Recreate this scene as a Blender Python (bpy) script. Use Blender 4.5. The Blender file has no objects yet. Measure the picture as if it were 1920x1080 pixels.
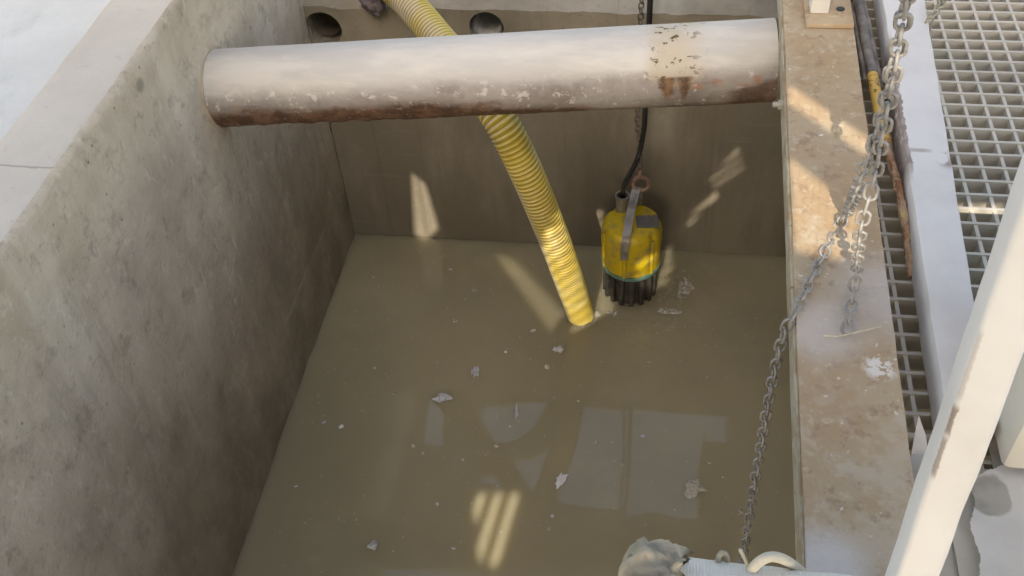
import bpy, bmesh, math, random
from mathutils import Vector, Matrix, noise
from mathutils.geometry import tessellate_polygon, delaunay_2d_cdt
R = random.Random(11)
scn = bpy.context.scene
COL = scn.collection
PI = math.pi

# ------------------------------------------------------------------ camera
FPX = 1900.0
CAMP = Vector((0, 0, 1.18))
def camera_basis():
    dy = Vector((380, -1980, FPX)).normalized()
    dd = Vector((150, 1860, FPX)); dd = (dd - dy * dd.dot(dy)).normalized()
    dx = dd.cross(dy)
    if dx.x < 0: dx = -dx
    return Matrix((dx, dy, -dd))            # world = M @ (right, down, forward)
MB_ = camera_basis()
cam = bpy.data.cameras.new('camera'); co = bpy.data.objects.new('camera', cam); COL.objects.link(co)
cam.sensor_width = 36; cam.lens = 36 * FPX / 1920; cam.clip_start = .02; cam.clip_end = 3000
c0, c1, c2 = MB_.col[0], MB_.col[1], MB_.col[2]
co.matrix_world = Matrix(((c0.x, -c1.x, -c2.x, CAMP.x), (c0.y, -c1.y, -c2.y, CAMP.y), (c0.z, -c1.z, -c2.z, CAMP.z), (0, 0, 0, 1)))
scn.camera = co
# surveying helpers: a sight line of the photograph met with a plane of the place
def sight(u, v): return MB_ @ Vector((u - 960, v - 540, FPX))
def onz(u, v, z): r = sight(u, v); return CAMP + r * ((z - CAMP.z) / r.z)
def ony(u, v, y): r = sight(u, v); return CAMP + r * (y / r.y)
def onx(u, v, x): r = sight(u, v); return CAMP + r * (x / r.x)
def atd(u, v, d): return CAMP + sight(u, v) * (d / FPX)

WZ = -1.194     # water
XL = -1.04      # face of the long left wall
YB = 2.497      # face of the back wall
SUN = Vector((.11, .98, -.88)).normalized()

# ------------------------------------------------------------------ materials
class NT:
    def __init__(s, name, rough=.8, spec=.3):
        s.m = bpy.data.materials.new(name); s.m.use_nodes = True
        s.t = s.m.node_tree; s.b = s.t.nodes['Principled BSDF']
        s.b.inputs['Roughness'].default_value = rough
        s.b.inputs['Specular IOR Level'].default_value = spec
        s.pos = s.t.nodes.new('ShaderNodeNewGeometry').outputs['Position']
    def n(s, k): return s.t.nodes.new(k)
    def put(s, inp, v):
        if hasattr(v, 'is_output'): s.t.links.new(v, inp)
        elif isinstance(v, (tuple, list)) and len(v) == 3 and inp.type == 'RGBA': inp.default_value = (*v, 1)
        else: inp.default_value = v
    def scale(s, vec, sc):
        q = s.n('ShaderNodeVectorMath'); q.operation = 'MULTIPLY'; s.put(q.inputs[0], vec); q.inputs[1].default_value = sc; return q.outputs[0]
    def noise(s, sc, det=6, rough=.6, vec=None, dist=0):
        q = s.n('ShaderNodeTexNoise'); s.put(q.inputs['Vector'], vec or s.pos)
        q.inputs['Scale'].default_value = sc; q.inputs['Detail'].default_value = det
        q.inputs['Roughness'].default_value = rough; q.inputs['Distortion'].default_value = dist
        return q.outputs['Fac']
    def voro(s, sc, vec=None):
        q = s.n('ShaderNodeTexVoronoi'); s.put(q.inputs['Vector'], vec or s.pos); q.inputs['Scale'].default_value = sc; return q.outputs['Distance']
    def rng(s, f, lo, hi, a=0., b=1.):
        q = s.n('ShaderNodeMapRange'); q.interpolation_type = 'SMOOTHSTEP'
        s.put(q.inputs[0], f); q.inputs[1].default_value = lo; q.inputs[2].default_value = hi; q.inputs[3].default_value = a; q.inputs[4].default_value = b
        return q.outputs[0]
    def math(s, op, a, b=0.):
        q = s.n('ShaderNodeMath'); q.operation = op; s.put(q.inputs[0], a); s.put(q.inputs[1], b); return q.outputs[0]
    def axis(s, i, vec=None):
        q = s.n('ShaderNodeSeparateXYZ'); s.put(q.inputs[0], vec or s.pos); return q.outputs[i]
    def mix(s, f, a, b):
        q = s.n('ShaderNodeMix'); q.data_type = 'RGBA'; s.put(q.inputs[0], f); s.put(q.inputs[6], a); s.put(q.inputs[7], b); return q.outputs[2]
    def attr(s, nm):
        q = s.n('ShaderNodeAttribute'); q.attribute_name = nm; return q.outputs['Fac']
    def near(s, p, r0, r1):
        q = s.n('ShaderNodeVectorMath'); q.operation = 'DISTANCE'; s.put(q.inputs[0], s.pos); q.inputs[1].default_value = p
        return s.rng(q.outputs['Value'], r0, r1, 1, 0)
    def color(s, v): s.put(s.b.inputs['Base Color'], v)
    def rough(s, v): s.put(s.b.inputs['Roughness'], v)
    def bump(s, h, st=.3, d=.01):
        q = s.n('ShaderNodeBump'); q.inputs['Strength'].default_value = st; q.inputs['Distance'].default_value = d
        s.put(q.inputs['Height'], h); s.t.links.new(q.outputs[0], s.b.inputs['Normal'])

def simple(name, c, c2=None, sc=30, rough=.7, bump=.15, spec=.3, metal=0, d=.004):
    m = NT(name, rough, spec); c2 = c2 or tuple(x * .7 for x in c)
    f = m.noise(sc, 8, .65)
    m.color(m.mix(m.rng(f, .35, .68), c, c2)); m.bump(m.noise(sc * 3, 5), bump, d); m.b.inputs['Metallic'].default_value = metal
    return m.m

def concrete_wall():
    m = NT('stained_concrete', .85, .25)
    streak = m.scale(m.pos, (7, 7, .9))
    base = m.mix(m.rng(m.noise(2.2, 8, .62), .38, .62), (.645, .55, .435), (.49, .41, .315))
    base = m.mix(m.math('MULTIPLY', m.rng(m.noise(.8, 7, .62, streak), .5, .66), .7), base, (.70, .62, .51))          # pale lime runs
    base = m.mix(m.math('MULTIPLY', m.rng(m.noise(1.3, 8, .68, streak, .4), .53, .70), .5), base, (.34, .285, .195))    # damp runs
    base = m.mix(m.math('MULTIPLY', m.rng(m.noise(11, 9, .72), .53, .70), .4), base, (.66, .60, .50))                 # crust
    base = m.mix(m.math('MULTIPLY', m.rng(m.noise(34, 5, .7), .57, .72), .4), base, (.30, .255, .20))                  # pitting
    base = m.mix(m.math('MULTIPLY', m.rng(m.noise(90, 3, .6), .64, .74), .4), base, (.68, .64, .56))
    base = m.mix(m.math('MULTIPLY', m.rng(m.noise(17, 9, .75), .5, .66), .5), base, (.33, .275, .21))                 # rough blotches
    base = m.mix(m.math('MULTIPLY', m.rng(m.noise(26, 8, .75, m.scale(m.pos, (1.3, 1.3, .7))), .54, .66), .5), base, (.74, .68, .58))
    pits = m.math('MULTIPLY', m.rng(m.voro(26), .06, .10, 1, 0), m.rng(m.noise(5, 3), .5, .58))
    base = m.mix(m.math('MULTIPLY', pits, .75), base, (.17, .145, .11))                                               # air holes
    # tide mark: silt left by the water, uneven edge
    tide = m.math('ADD', m.axis(2), m.math('MULTIPLY', m.math('SUBTRACT', m.noise(2.0, 8, .62, m.scale(m.pos, (1.6, 1.6, .35))), .5), 1.5))
    silt = m.mix(m.rng(m.noise(6, 7, .65), .4, .62), (.21, .172, .122), (.31, .255, .185))
    silt = m.mix(m.math('MULTIPLY', m.rng(m.noise(20, 8, .75, m.scale(m.pos, (1.4, 1.4, .5))), .52, .66), .5), silt, (.38, .32, .24))
    base = m.mix(m.rng(tide, -1.15, -.2, .93, 0), base, silt)
    # the small round spots
    base = m.mix(m.math('MULTIPLY', m.near(onx(262, 160, XL), .008, .02), .6), base, (.2, .18, .15))
    # an old water line, a thin pale deposit
    a_, b_ = onx(628, 385, XL), onx(528, 625, XL); k = (b_.z - a_.z) / (b_.y - a_.y)
    off = m.math('ABSOLUTE', m.math('SUBTRACT', m.math('ADD', m.axis(2), m.math('MULTIPLY', m.math('SUBTRACT', m.noise(9, 4), .5), .02)), m.math('ADD', m.math('MULTIPLY', m.axis(1), k), a_.z - a_.y * k)))
    ln = m.math('MULTIPLY', m.rng(off, .002, .009, 1, 0), m.math('MULTIPLY', m.rng(m.axis(1), b_.y, b_.y + .1), m.rng(m.axis(1), a_.y - .1, a_.y, 1, 0)))
    base = m.mix(m.math('MULTIPLY', ln, m.rng(m.noise(7, 5), .35, .6, .1, .55)), base, (.52, .47, .38))
    m.color(base)
    m.bump(m.math('ADD', m.math('MULTIPLY', m.noise(60, 8, .7), .6), m.math('ADD', m.noise(9, 6, .6), m.math('MULTIPLY', m.noise(24, 7, .7), .5))), .55, .011)
    m.rough(m.rng(tide, -1.1, -.4, .5, .9))
    return m.m
def back_concrete():
    m = NT('silted_concrete', .8, .3)
    streak = m.scale(m.pos, (8, 8, .8))
    base = m.mix(m.rng(m.noise(3, 8, .6), .38, .64), (.36, .32, .25), (.265, .23, .175))
    base = m.mix(m.math('MULTIPLY', m.rng(m.noise(1.3, 7, .62, streak), .55, .72), .4), base, (.40, .37, .28))
    base = m.mix(m.math('MULTIPLY', m.rng(m.noise(40, 5, .7), .58, .7), .4), base, (.13, .11, .08))
    tide = m.math('ADD', m.axis(2), m.math('MULTIPLY', m.math('SUBTRACT', m.noise(3, 6, .6, m.scale(m.pos, (1, 1, .4))), .5), .3))
    silt = m.mix(m.rng(m.noise(5, 7, .6, m.scale(m.pos, (1, 1, .3))), .4, .62), (.195, .172, .132), (.26, .232, .182))
    base = m.mix(m.rng(tide, -.62, -.38, .95, 0), base, silt)
    base = m.mix(m.math('MULTIPLY', m.rng(m.noise(3.0, 6, .7, m.scale(m.pos, (16, 1, .35))), .54, .70), .2), base, (.10, .085, .06))
    base = m.mix(m.math('MULTIPLY', m.rng(m.noise(2.2, 6, .7, m.scale(m.pos, (1.2, 1, 22))), .60, .70), .18), base, (.40, .37, .31))
    # a pale lime run behind the cable
    p = ony(1240, 250, YB)
    run = m.math('MULTIPLY', m.rng(m.math('ABSOLUTE', m.math('SUBTRACT', m.axis(0), p.x + .0)), .015, .05, 1, 0), m.rng(m.axis(2), p.z - .12, p.z + .05))
    base = m.mix(m.math('MULTIPLY', run, m.math('MULTIPLY', m.noise(9, 6, .7), 1.0)), base, (.42, .39, .31))
    m.color(base)
    m.bump(m.math('ADD', m.math('MULTIPLY', m.noise(70, 8, .7), .5), m.noise(12, 6, .6)), .5, .01)
    return m.m
def ledge_mat():
    m = NT('pale_ledge', .85, .25)
    f = m.noise(7, 8, .65)
    base = m.mix(m.rng(f, .4, .6), (.74, .715, .62), (.52, .49, .41))
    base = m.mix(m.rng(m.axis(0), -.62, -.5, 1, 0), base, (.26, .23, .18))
    base = m.mix(m.math('MULTIPLY', m.rng(m.noise(30, 5, .7), .6, .68), .7), base, (.16, .14, .1))
    m.color(base); m.bump(m.noise(50, 8, .7), .5, .01); return m.m
def floor_mat():
    m = NT('pale_floor', .8, .3)
    base = m.mix(m.rng(m.noise(2.0, 8, .6), .4, .62), (.78, .78, .745), (.69, .69, .65))
    base = m.mix(m.math('MULTIPLY', m.rng(m.noise(4.5, 8, .65), .56, .7), .4), base, (.50, .51, .46))
    base = m.mix(m.math('MULTIPLY', m.near((-1.95, 2.28, .06), .1, .42), m.rng(m.noise(5, 6, .6), .4, .55)), base, (.38, .34, .25))
    base = m.mix(m.near((-.5, 1.5, 0), 2.6, 3.6), (.44, .46, .475), base)
    m.color(base); m.bump(m.noise(60, 8, .7), .3, .006); return m.m
def kerb_mat():
    m = NT('kerb_top', .8, .3)
    base = m.mix(m.rng(m.noise(3, 8, .6), .38, .65), (.69, .625, .545), (.61, .55, .475))
    base = m.mix(m.math('MULTIPLY', m.rng(m.noise(45, 5, .7), .6, .72), .35), base, (.36, .33, .29))
    jy = m.math('ABSOLUTE', m.math('SUBTRACT', m.math('ADD', m.axis(1), m.math('MULTIPLY', m.math('SUBTRACT', m.noise(14, 4), .5), .02)), onz(60, 312, .1).y))
    base = m.mix(m.math('MULTIPLY', m.rng(jy, .0015, .004, 1, 0), .6), base, (.30, .27, .23))
    m.color(base); m.bump(m.noise(60, 8, .7), .25, .006); return m.m
def water_mat():
    m = NT('muddy_water', .02, 1.0)
    base = m.mix(m.rng(m.noise(1.3, 5, .55), .35, .68), (.45, .398, .262), (.365, .33, .222))
    base = m.mix(m.math('MULTIPLY', m.rng(m.noise(3.0, 6, .6, None, .6), .52, .7), .35), base, (.50, .44, .30))
    m.color(base); m.b.inputs['IOR'].default_value = 1.35
    m.b.inputs['Subsurface Weight'].default_value = 1.0; m.b.inputs['Subsurface Radius'].default_value = (1, .9, .65); m.b.inputs['Subsurface Scale'].default_value = .11
    stir = m.near(onz(1230, 560, WZ), .05, .35)
    h = m.math('ADD', m.noise(4, 2, .4), m.math('MULTIPLY', m.math('MULTIPLY', m.noise(24, 3, .5), stir), 6.0))
    m.bump(h, .12, .012)
    return m.m
def rust_beam_mat():
    m = NT('dusty_rusted_steel', .75, .35)
    f = m.noise(6, 9, .62)
    base = m.mix(m.rng(f, .38, .62), (.44, .305, .182), (.485, .375, .25))
    base = m.mix(m.math('MULTIPLY', m.rng(m.noise(11, 9, .68), .53, .66), .75), base, (.55, .475, .37))
    base = m.mix(m.math('MULTIPLY', m.rng(m.noise(30, 8, .75), .53, .62), .7), base, (.33, .21, .135))
    base = m.mix(m.math('MULTIPLY', m.rng(m.noise(48, 6, .75), .56, .63), .6), base, (.57, .46, .33))
    front = m.rng(m.axis(1), .78, 1.0, 1, 0)                    # the near end is flaked and chalky
    base = m.mix(m.math('MULTIPLY', front, m.rng(m.noise(14, 8, .7), .46, .6)), base, (.52, .415, .305))
    base = m.mix(m.math('MULTIPLY', m.rng(m.noise(70, 4, .6), .66, .72), .9), base, (.72, .66, .57))
    base = m.mix(m.math('MULTIPLY', m.near((.36, 1.10, .06), .02, .13), .6), base, (.60, .55, .53))   # pale greyish patch
    base = m.mix(m.math('MULTIPLY', m.near((.225, .64, .06), .02, .075), .85), base, (.66, .61, .58))
    base = m.mix(m.math('MULTIPLY', m.near((.25, 1.03, .06), .02, .09), .7), base, (.62, .57, .53))
    q = onz(1650, 690, .06)
    base = m.mix(m.math('MULTIPLY', m.near(q, .012, .03), m.rng(m.noise(60, 5, .6), .47, .53)), base, (.78, .72, .66))
    m.color(base); m.bump(m.math('ADD', m.noise(40, 8, .7), m.math('MULTIPLY', m.noise(9, 6, .6), .6)), .35, .006)
    return m.m
def flange_edge_mat():
    m = NT('chalky_steel_edge', .8, .3)
    base = m.mix(m.rng(m.noise(20, 8, .65), .4, .62), (.44, .40, .31), (.35, .27, .18))
    base = m.mix(m.rng(m.noise(60, 4, .6), .62, .7), base, (.16, .12, .09))
    m.color(base); m.bump(m.noise(50, 6, .7), .4, .005); return m.m
def pipe_mat(a, b):
    m = NT('flaking_pipe_paint', .65, .35)
    sx = m.scale(m.pos, (1.2, 5, 5))
    # height below the axis of the pipe, which climbs to the right
    k = (b.z - a.z) / (b.x - a.x)
    hz = m.math('SUBTRACT', m.axis(2), m.math('ADD', m.math('MULTIPLY', m.axis(0), k), a.z - a.x * k))
    hy = m.math('ADD', hz, m.math('MULTIPLY', m.math('SUBTRACT', m.noise(5, 7, .65, sx), .5), .05))
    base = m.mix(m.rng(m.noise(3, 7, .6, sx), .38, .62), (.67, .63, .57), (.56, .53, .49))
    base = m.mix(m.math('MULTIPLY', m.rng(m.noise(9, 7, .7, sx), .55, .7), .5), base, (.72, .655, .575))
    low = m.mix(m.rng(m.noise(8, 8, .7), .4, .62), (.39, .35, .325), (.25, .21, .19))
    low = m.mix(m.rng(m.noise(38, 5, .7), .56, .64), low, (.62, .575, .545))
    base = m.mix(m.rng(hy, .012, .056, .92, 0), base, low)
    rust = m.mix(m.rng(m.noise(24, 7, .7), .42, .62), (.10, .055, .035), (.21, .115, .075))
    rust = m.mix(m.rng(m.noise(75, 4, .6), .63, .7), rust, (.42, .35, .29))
    left = m.rng(m.axis(0), -.62, -.05, 1, 0)
    edge = m.math('ADD', hy, m.math('MULTIPLY', left, -.052))
    edge = m.math('ADD', edge, m.math('MULTIPLY', m.math('SUBTRACT', m.noise(16, 7, .7), .5), .07))
    base = m.mix(m.rng(edge, -.076, -.036, 1, 0), base, rust)
    end_shade = m.math('MULTIPLY', m.rng(m.axis(0), .11, .17), m.rng(m.math('SUBTRACT', hy, m.math('MULTIPLY', m.math('SUBTRACT', m.axis(0), .23), .25)), .004, .024, 1, 0))
    base = m.mix(m.math('MULTIPLY', end_shade, .85), base, rust)  # flange shadow and stain at the right end, painted on in rust colour
    # the yellowed, chipped patch and its two rust runs
    p = ony(1255, 100, 1.83)
    wx = m.math('ADD', m.axis(0), m.math('MULTIPLY', m.math('SUBTRACT', m.noise(9, 6, .65), .5), .09))
    inx = m.math('MULTIPLY', m.rng(wx, p.x - .06, p.x - .02), m.rng(wx, p.x + .02, p.x + .09, 1, 0))
    up = m.rng(hy, .0, .03)
    patch = m.math('MULTIPLY', inx, up)
    base = m.mix(m.math('MULTIPLY', patch, m.rng(m.noise(12, 6, .65), .3, .6, .35, .75)), base, (.56, .46, .32))
    chips = m.rng(m.noise(42, 6, .62, m.scale(m.pos, (1, 1.6, 1.6))), .57, .61)
    base = m.mix(m.math('MULTIPLY', m.math('MULTIPLY', inx, m.rng(hz, -.005, .01)), chips), base, (.13, .09, .045))
    for (u, w) in ((1252, .012), (1283, .009)):
        q = ony(u, 160, 1.82)
        wob = m.math('ADD', m.axis(0), m.math('MULTIPLY', m.math('SUBTRACT', m.noise(30, 5, .7), .5), .03))
        dx = m.math('ABSOLUTE', m.math('SUBTRACT', wob, q.x))
        tap = m.math('DIVIDE', dx, m.rng(hz, -.05, .03, .35, 1.25))
        run = m.math('MULTIPLY', m.rng(tap, w * .6, w * 1.9, 1, 0), m.math('MULTIPLY', m.rng(hz, -.045, -.01), m.rng(hz, .024, .03, 1, 0)))
        base = m.mix(m.math('MULTIPLY', run, .9), base, m.mix(m.rng(m.noise(50, 5), .4, .6), (.10, .05, .03), (.24, .125, .055)))
    orange = m.math('MULTIPLY', m.rng(m.axis(0), p.x + .0, p.x + .05), m.rng(m.math('ABSOLUTE', m.math('SUBTRACT', hy, .012)), .004, .014, 1, 0))
    base = m.mix(m.math('MULTIPLY', m.math('MULTIPLY', orange, m.rng(m.noise(30, 5, .6), .45, .62)), .75), base, (.44, .22, .13))
    m.color(base)
    m.bump(m.math('ADD', m.math('MULTIPLY', m.noise(60, 8, .7), m.rng(hy, -.08, -.02, 1, .25)), m.math('MULTIPLY', m.noise(12, 6), .4)), .5, .008)
    return m.m
def hose_mat():
    m = NT('ribbed_yellow_plastic', .42, .45)
    r = m.attr('ridge')
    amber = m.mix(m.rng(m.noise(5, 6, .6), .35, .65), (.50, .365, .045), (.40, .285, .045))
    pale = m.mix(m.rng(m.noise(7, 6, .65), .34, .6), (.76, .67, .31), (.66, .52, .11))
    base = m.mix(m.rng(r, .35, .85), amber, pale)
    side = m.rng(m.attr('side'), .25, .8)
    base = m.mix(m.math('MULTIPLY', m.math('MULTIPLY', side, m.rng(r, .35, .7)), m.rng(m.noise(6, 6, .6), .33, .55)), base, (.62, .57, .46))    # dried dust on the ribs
    base = m.mix(m.math('MULTIPLY', m.rng(m.noise(16, 6, .65), .58, .7), .35), base, (.36, .28, .11))
    m.color(base); m.bump(m.noise(120, 4), .1, .002); return m.m
def white_paint(name, chips=.68, base=(.74, .725, .69), dirt=(.58, .54, .49)):
    m = NT(name, .5, .4)
    c = m.mix(m.rng(m.noise(5, 8, .6), .42, .7), base, dirt)
    c = m.mix(m.math('MULTIPLY', m.rng(m.noise(22, 7, .7), chips, chips + .05), .9), c, (.33, .25, .2))
    m.color(c); m.bump(m.noise(30, 7, .65), .18, .004); return m
def toe_board_mat():
    m = white_paint('flaking_white_paint', .72, (.71, .69, .67), (.62, .585, .57))
    return m

def post_mat():
    m = white_paint('white_rail_paint', .70, (.78, .765, .735), (.70, .675, .64)); return m.m

# ------------------------------------------------------------------ mesh helpers
def setp(o, label=None, cat=None, group=None, kind=None):
    for k, v in (('label', label), ('category', cat), ('group', group), ('kind', kind)):
        if v: o[k] = v
    return o
def empty(name, loc, label, cat, group=None):
    o = bpy.data.objects.new(name, None); o.empty_display_size = .05; COL.objects.link(o); o.location = loc
    bpy.context.view_layer.update()
    return setp(o, label, cat, group)
def world_of(o):
    p = Vector(o.location); q = o.parent
    while q: p += q.location; q = q.parent
    return p
def obj(name, bm, mat, parent=None, smooth=True, origin=None, angle=40):
    me = bpy.data.meshes.new(name)
    if parent is not None and origin is None: off = world_of(parent); loc = Vector((0, 0, 0))
    else:
        if origin is None:
            vs = [v.co for v in bm.verts]
            origin = Vector(((min(v.x for v in vs) + max(v.x for v in vs)) / 2, (min(v.y for v in vs) + max(v.y for v in vs)) / 2, min(v.z for v in vs)))
        off = Vector(origin); loc = off - (world_of(parent) if parent else Vector((0, 0, 0)))
    bmesh.ops.translate(bm, vec=-off, verts=bm.verts)
    bmesh.ops.recalc_face_normals(bm, faces=bm.faces)
    bm.to_mesh(me); bm.free()
    if smooth:
        for p in me.polygons: p.use_smooth = True
        try: me.set_sharp_from_angle(angle=math.radians(angle))
        except Exception: pass
    for mm in (mat if isinstance(mat, (list, tuple)) else [mat]): me.materials.append(mm)
    o = bpy.data.objects.new(name, me); COL.objects.link(o); o.location = loc
    if parent: o.parent = parent
    return o
def BM(): return bmesh.new()
def box(bm, lo, hi, mtx=None, bev=0):
    lo = Vector(lo); hi = Vector(hi)
    g = bmesh.ops.create_cube(bm, size=1)['verts']
    for v in g: v.co = Vector((lo[i] + (hi[i] - lo[i]) * (v.co[i] + .5) for i in range(3)))
    if bev:
        es = list({e for v in g for e in v.link_edges})
        r = bmesh.ops.bevel(bm, geom=es, offset=bev, segments=2, affect='EDGES', profile=.5)
        g = list({v for f in r['faces'] for v in f.verts} | {v for v in g if v.is_valid})
    if mtx is not None:
        for v in g: v.co = mtx @ v.co
    return g
def catmull(pts, n):
    P = [Vector(p) for p in pts]; P = [2 * P[0] - P[1]] + P + [2 * P[-1] - P[-2]]
    out = []
    for i in range(1, len(P) - 2):
        for k in range(n):
            t = k / n
            out.append(.5 * ((2 * P[i]) + (P[i + 1] - P[i - 1]) * t + (2 * P[i - 1] - 5 * P[i] + 4 * P[i + 1] - P[i + 2]) * t * t + (3 * P[i] - P[i - 1] - 3 * P[i + 1] + P[i + 2]) * t ** 3))
    out.append(P[-2]); return out
def resample(path, step):
    L = [0]
    for a, b in zip(path, path[1:]): L.append(L[-1] + (b - a).length)
    n = max(2, int(L[-1] / step)); out = []; j = 0
    for i in range(n + 1):
        s = min(L[-1], i * step)
        while j < len(L) - 2 and L[j + 1] < s: j += 1
        f = (s - L[j]) / max(1e-9, L[j + 1] - L[j]); out.append(path[j].lerp(path[j + 1], f))
    return out
def frames(path, up=Vector((0, 0, 1))):
    out = []; prev = None
    for i, p in enumerate(path):
        t = (path[min(i + 1, len(path) - 1)] - path[max(i - 1, 0)]).normalized()
        if prev is None:
            n = up - t * up.dot(t)
            if n.length < .05: n = Vector((0, 1, 0)) - t * t.y
        else: n = prev - t * prev.dot(t)
        n.normalize(); prev = n; out.append((p, t, n, t.cross(n)))
    return out
def tube(bm, path, rad, seg=16, cap=True, up=Vector((0, 0, 1)), jit=None):
    rings = []
    for i, (p, t, n, b) in enumerate(frames(path, up)):
        ring = []
        for k in range(seg):
            a = 2 * PI * k / seg
            r = rad(i, a) if callable(rad) else rad
            q = p + (n * math.cos(a) + b * math.sin(a)) * r
            ring.append(bm.verts.new(q))
        rings.append(ring)
    for A, B in zip(rings, rings[1:]):
        for k in range(seg): bm.faces.new((A[k], A[(k + 1) % seg], B[(k + 1) % seg], B[k]))
    if cap: bm.faces.new(rings[0][::-1]); bm.faces.new(rings[-1])
    return rings
def lathe(bm, prof, c, seg=48, cap=True):
    rings = []
    for r, z in prof:
        rings.append([bm.verts.new((c[0] + r * math.cos(2 * PI * k / seg), c[1] + r * math.sin(2 * PI * k / seg), c[2] + z)) for k in range(seg)])
    for A, B in zip(rings, rings[1:]):
        for k in range(seg): bm.faces.new((A[k], A[(k + 1) % seg], B[(k + 1) % seg], B[k]))
    if cap: bm.faces.new(rings[0][::-1]); bm.faces.new(rings[-1])
def prism(bm, outer, holes, to3, d0, d1):
    """flat outline with holes given thickness; to3(x, y, d) places it"""
    loops = [outer] + holes
    flat = [p for l in loops for p in l]
    tris = tessellate_polygon([[Vector((p[0], p[1], 0)) for p in l] for l in loops])
    A = [bm.verts.new(to3(p[0], p[1], d0)) for p in flat]; B = [bm.verts.new(to3(p[0], p[1], d1)) for p in flat]
    for t in tris:
        try: bm.faces.new([A[i] for i in t]); bm.faces.new([B[i] for i in t][::-1])
        except ValueError: pass
    o = 0
    for l in loops:
        n = len(l)
        for k in range(n):
            a, b = o + k, o + (k + 1) % n
            bm.faces.new((A[a], A[b], B[b], B[a]))
        o += n
def circle(cx, cy, r, n=28): return [(cx + r * math.cos(2 * PI * k / n), cy + r * math.sin(2 * PI * k / n)) for k in range(n)]
def fbm(p, sc, oct=4): return noise.fractal(Vector(p) * sc, 1.0, 2.0, oct)

# ------------------------------------------------------------------ the setting
M_wall, M_back, M_ledge, M_floor, M_kerb, M_water = concrete_wall(), back_concrete(), ledge_mat(), floor_mat(), kerb_mat(), water_mat()
bm = BM()
gi = (-1.19, -2.4, 2.2, 4.3); go = (-400, -400, 400, 400)
inner = [(gi[0], gi[1]), (gi[2], gi[1]), (gi[2], gi[3]), (gi[0], gi[3])]; outer_ = [(go[0], go[1]), (go[2], go[1]), (go[2], go[3]), (go[0], go[3])]
A = [bm.verts.new((x, y, .06)) for x, y in inner]; B = [bm.verts.new((x, y, .06)) for x, y in outer_]
for k in range(4): bm.faces.new((A[k], A[(k + 1) % 4], B[(k + 1) % 4], B[k]))
setp(obj('ground', bm, M_floor, smooth=False, origin=(0, 0, 0)), kind='structure')

bm = BM()
nx, ny = 60, 90
g = [[bm.verts.new((XL - .02 + (2.2) * i / nx, -2.38 + (YB + 2.40) * j / ny, WZ)) for j in range(ny + 1)] for i in range(nx + 1)]
for i in range(nx):
    for j in range(ny): bm.faces.new((g[i][j], g[i + 1][j], g[i + 1][j + 1], g[i][j + 1]))
setp(obj('water', bm, M_water, origin=(0, 0, WZ)), kind='structure')

# long left wall: a weathered face, an eroded edge and the kerb-like top
bm = BM()
ys = [-2.4 + 6.7 * j / 330 for j in range(331)]
prof = [(-1.195, .055), (-1.194, .085), (-1.188, .1)] + [(-1.188 + (.148) * k / 6, .1) for k in range(1, 6)] + [(XL - .012, .1), (XL - .003, .096), (XL, .086)] + [(XL, .086 - 1.9 * k / 110) for k in range(1, 111)]
rows = []
for y in ys:
    row = []
    for i, (x, z) in enumerate(prof):
        p = Vector((x, y, z))
        dx = fbm(p, 3.0) * .003 + fbm(p, 16) * .0014 + max(0, fbm(p + Vector((5, 0, 0)), 42, 2) - .35) * -.006
        if z < -.05: dx += -.008 * max(0, fbm((0, y * 1.2, z * .5), 4) - .1)
        if i >= 9: p.x += dx
        if i in (8, 9, 10): p.x += min(0, fbm((3, y, 0), 7)) * .005; p.z += min(0, fbm((7, y, 0), 7)) * .004
        elif i < 9: p.z += fbm(p, 9) * .0015; p.x += fbm((9, y, 0), 7) * .002 if i < 3 else 0
        row.append(bm.verts.new(p))
    rows.append(row)
for a, b in zip(rows, rows[1:]):
    for k in range(len(prof) - 1):
        f = bm.faces.new((a[k], a[k + 1], b[k + 1], b[k])); f.material_index = 1 if k < 8 else 0
setp(obj('concrete_wall', bm, [M_wall, M_kerb], angle=70), 'long stained concrete pit wall with a pale flat top, white pipe set into it', 'wall')

# back wall with its two round holes
h1, h2 = ony(606, 55, YB), ony(912, 52, YB)
bm = BM()
zt = -.304
xs = [-1.04 + 2.25 * k / 120 for k in range(121)]
top = [(x, zt + fbm((x, 3, 1), 10) * .008 - max(0, fbm((x, 8, 2), 5)) * .012) for x in xs]
outl = [(-1.04, -2.1), (1.21, -2.1)] + top[::-1]
prism(bm, outl, [circle(h1.x, h1.z, .056), circle(h2.x, h2.z, .05)], lambda x, z, d: Vector((x, d, z)), YB, YB + .16)
bw = obj('concrete_wall', bm, M_back, smooth=False)
setp(bw, 'dark silted concrete end wall across the back of the pit, with two round holes', 'wall')
bm = BM()
for k, (h, r) in enumerate(((h1, .05), (h2, .046))):
    pa = [Vector((h.x, YB + .02 + .02 * (1 - k), h.z)), Vector((h.x, YB + .15, h.z))]
    tube(bm, pa, r, 28, False); tube(bm, pa, r - .005, 28, False)
    obj('pipe_sleeve', bm, simple('sleeve_plastic' if k else 'sleeve_clay', (.60, .61, .62) if k else (.22, .19, .15), None, 20), bw); bm = BM()
bm.free()
bm = BM()
nx, ny = 110, 60
g = []
for i in range(nx + 1):
    x = -1.035 + 2.4 * i / nx; col = []
    for j in range(ny + 1):
        y = YB + .161 + 1.7 * j / ny
        col.append(bm.verts.new((x, y, zt - .004 + fbm((x, y, 0), 6) * .008 + fbm((x, y, 4), 24) * .003)))
    g.append(col)
for i in range(nx):
    for j in range(ny): bm.faces.new((g[i][j], g[i + 1][j], g[i + 1][j + 1], g[i][j + 1]))
box(bm, (-1.035, YB + .163, -2.1), (1.36, YB + 1.85, zt - .05))
setp(obj('ledge', bm, M_ledge), kind='structure')
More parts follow.
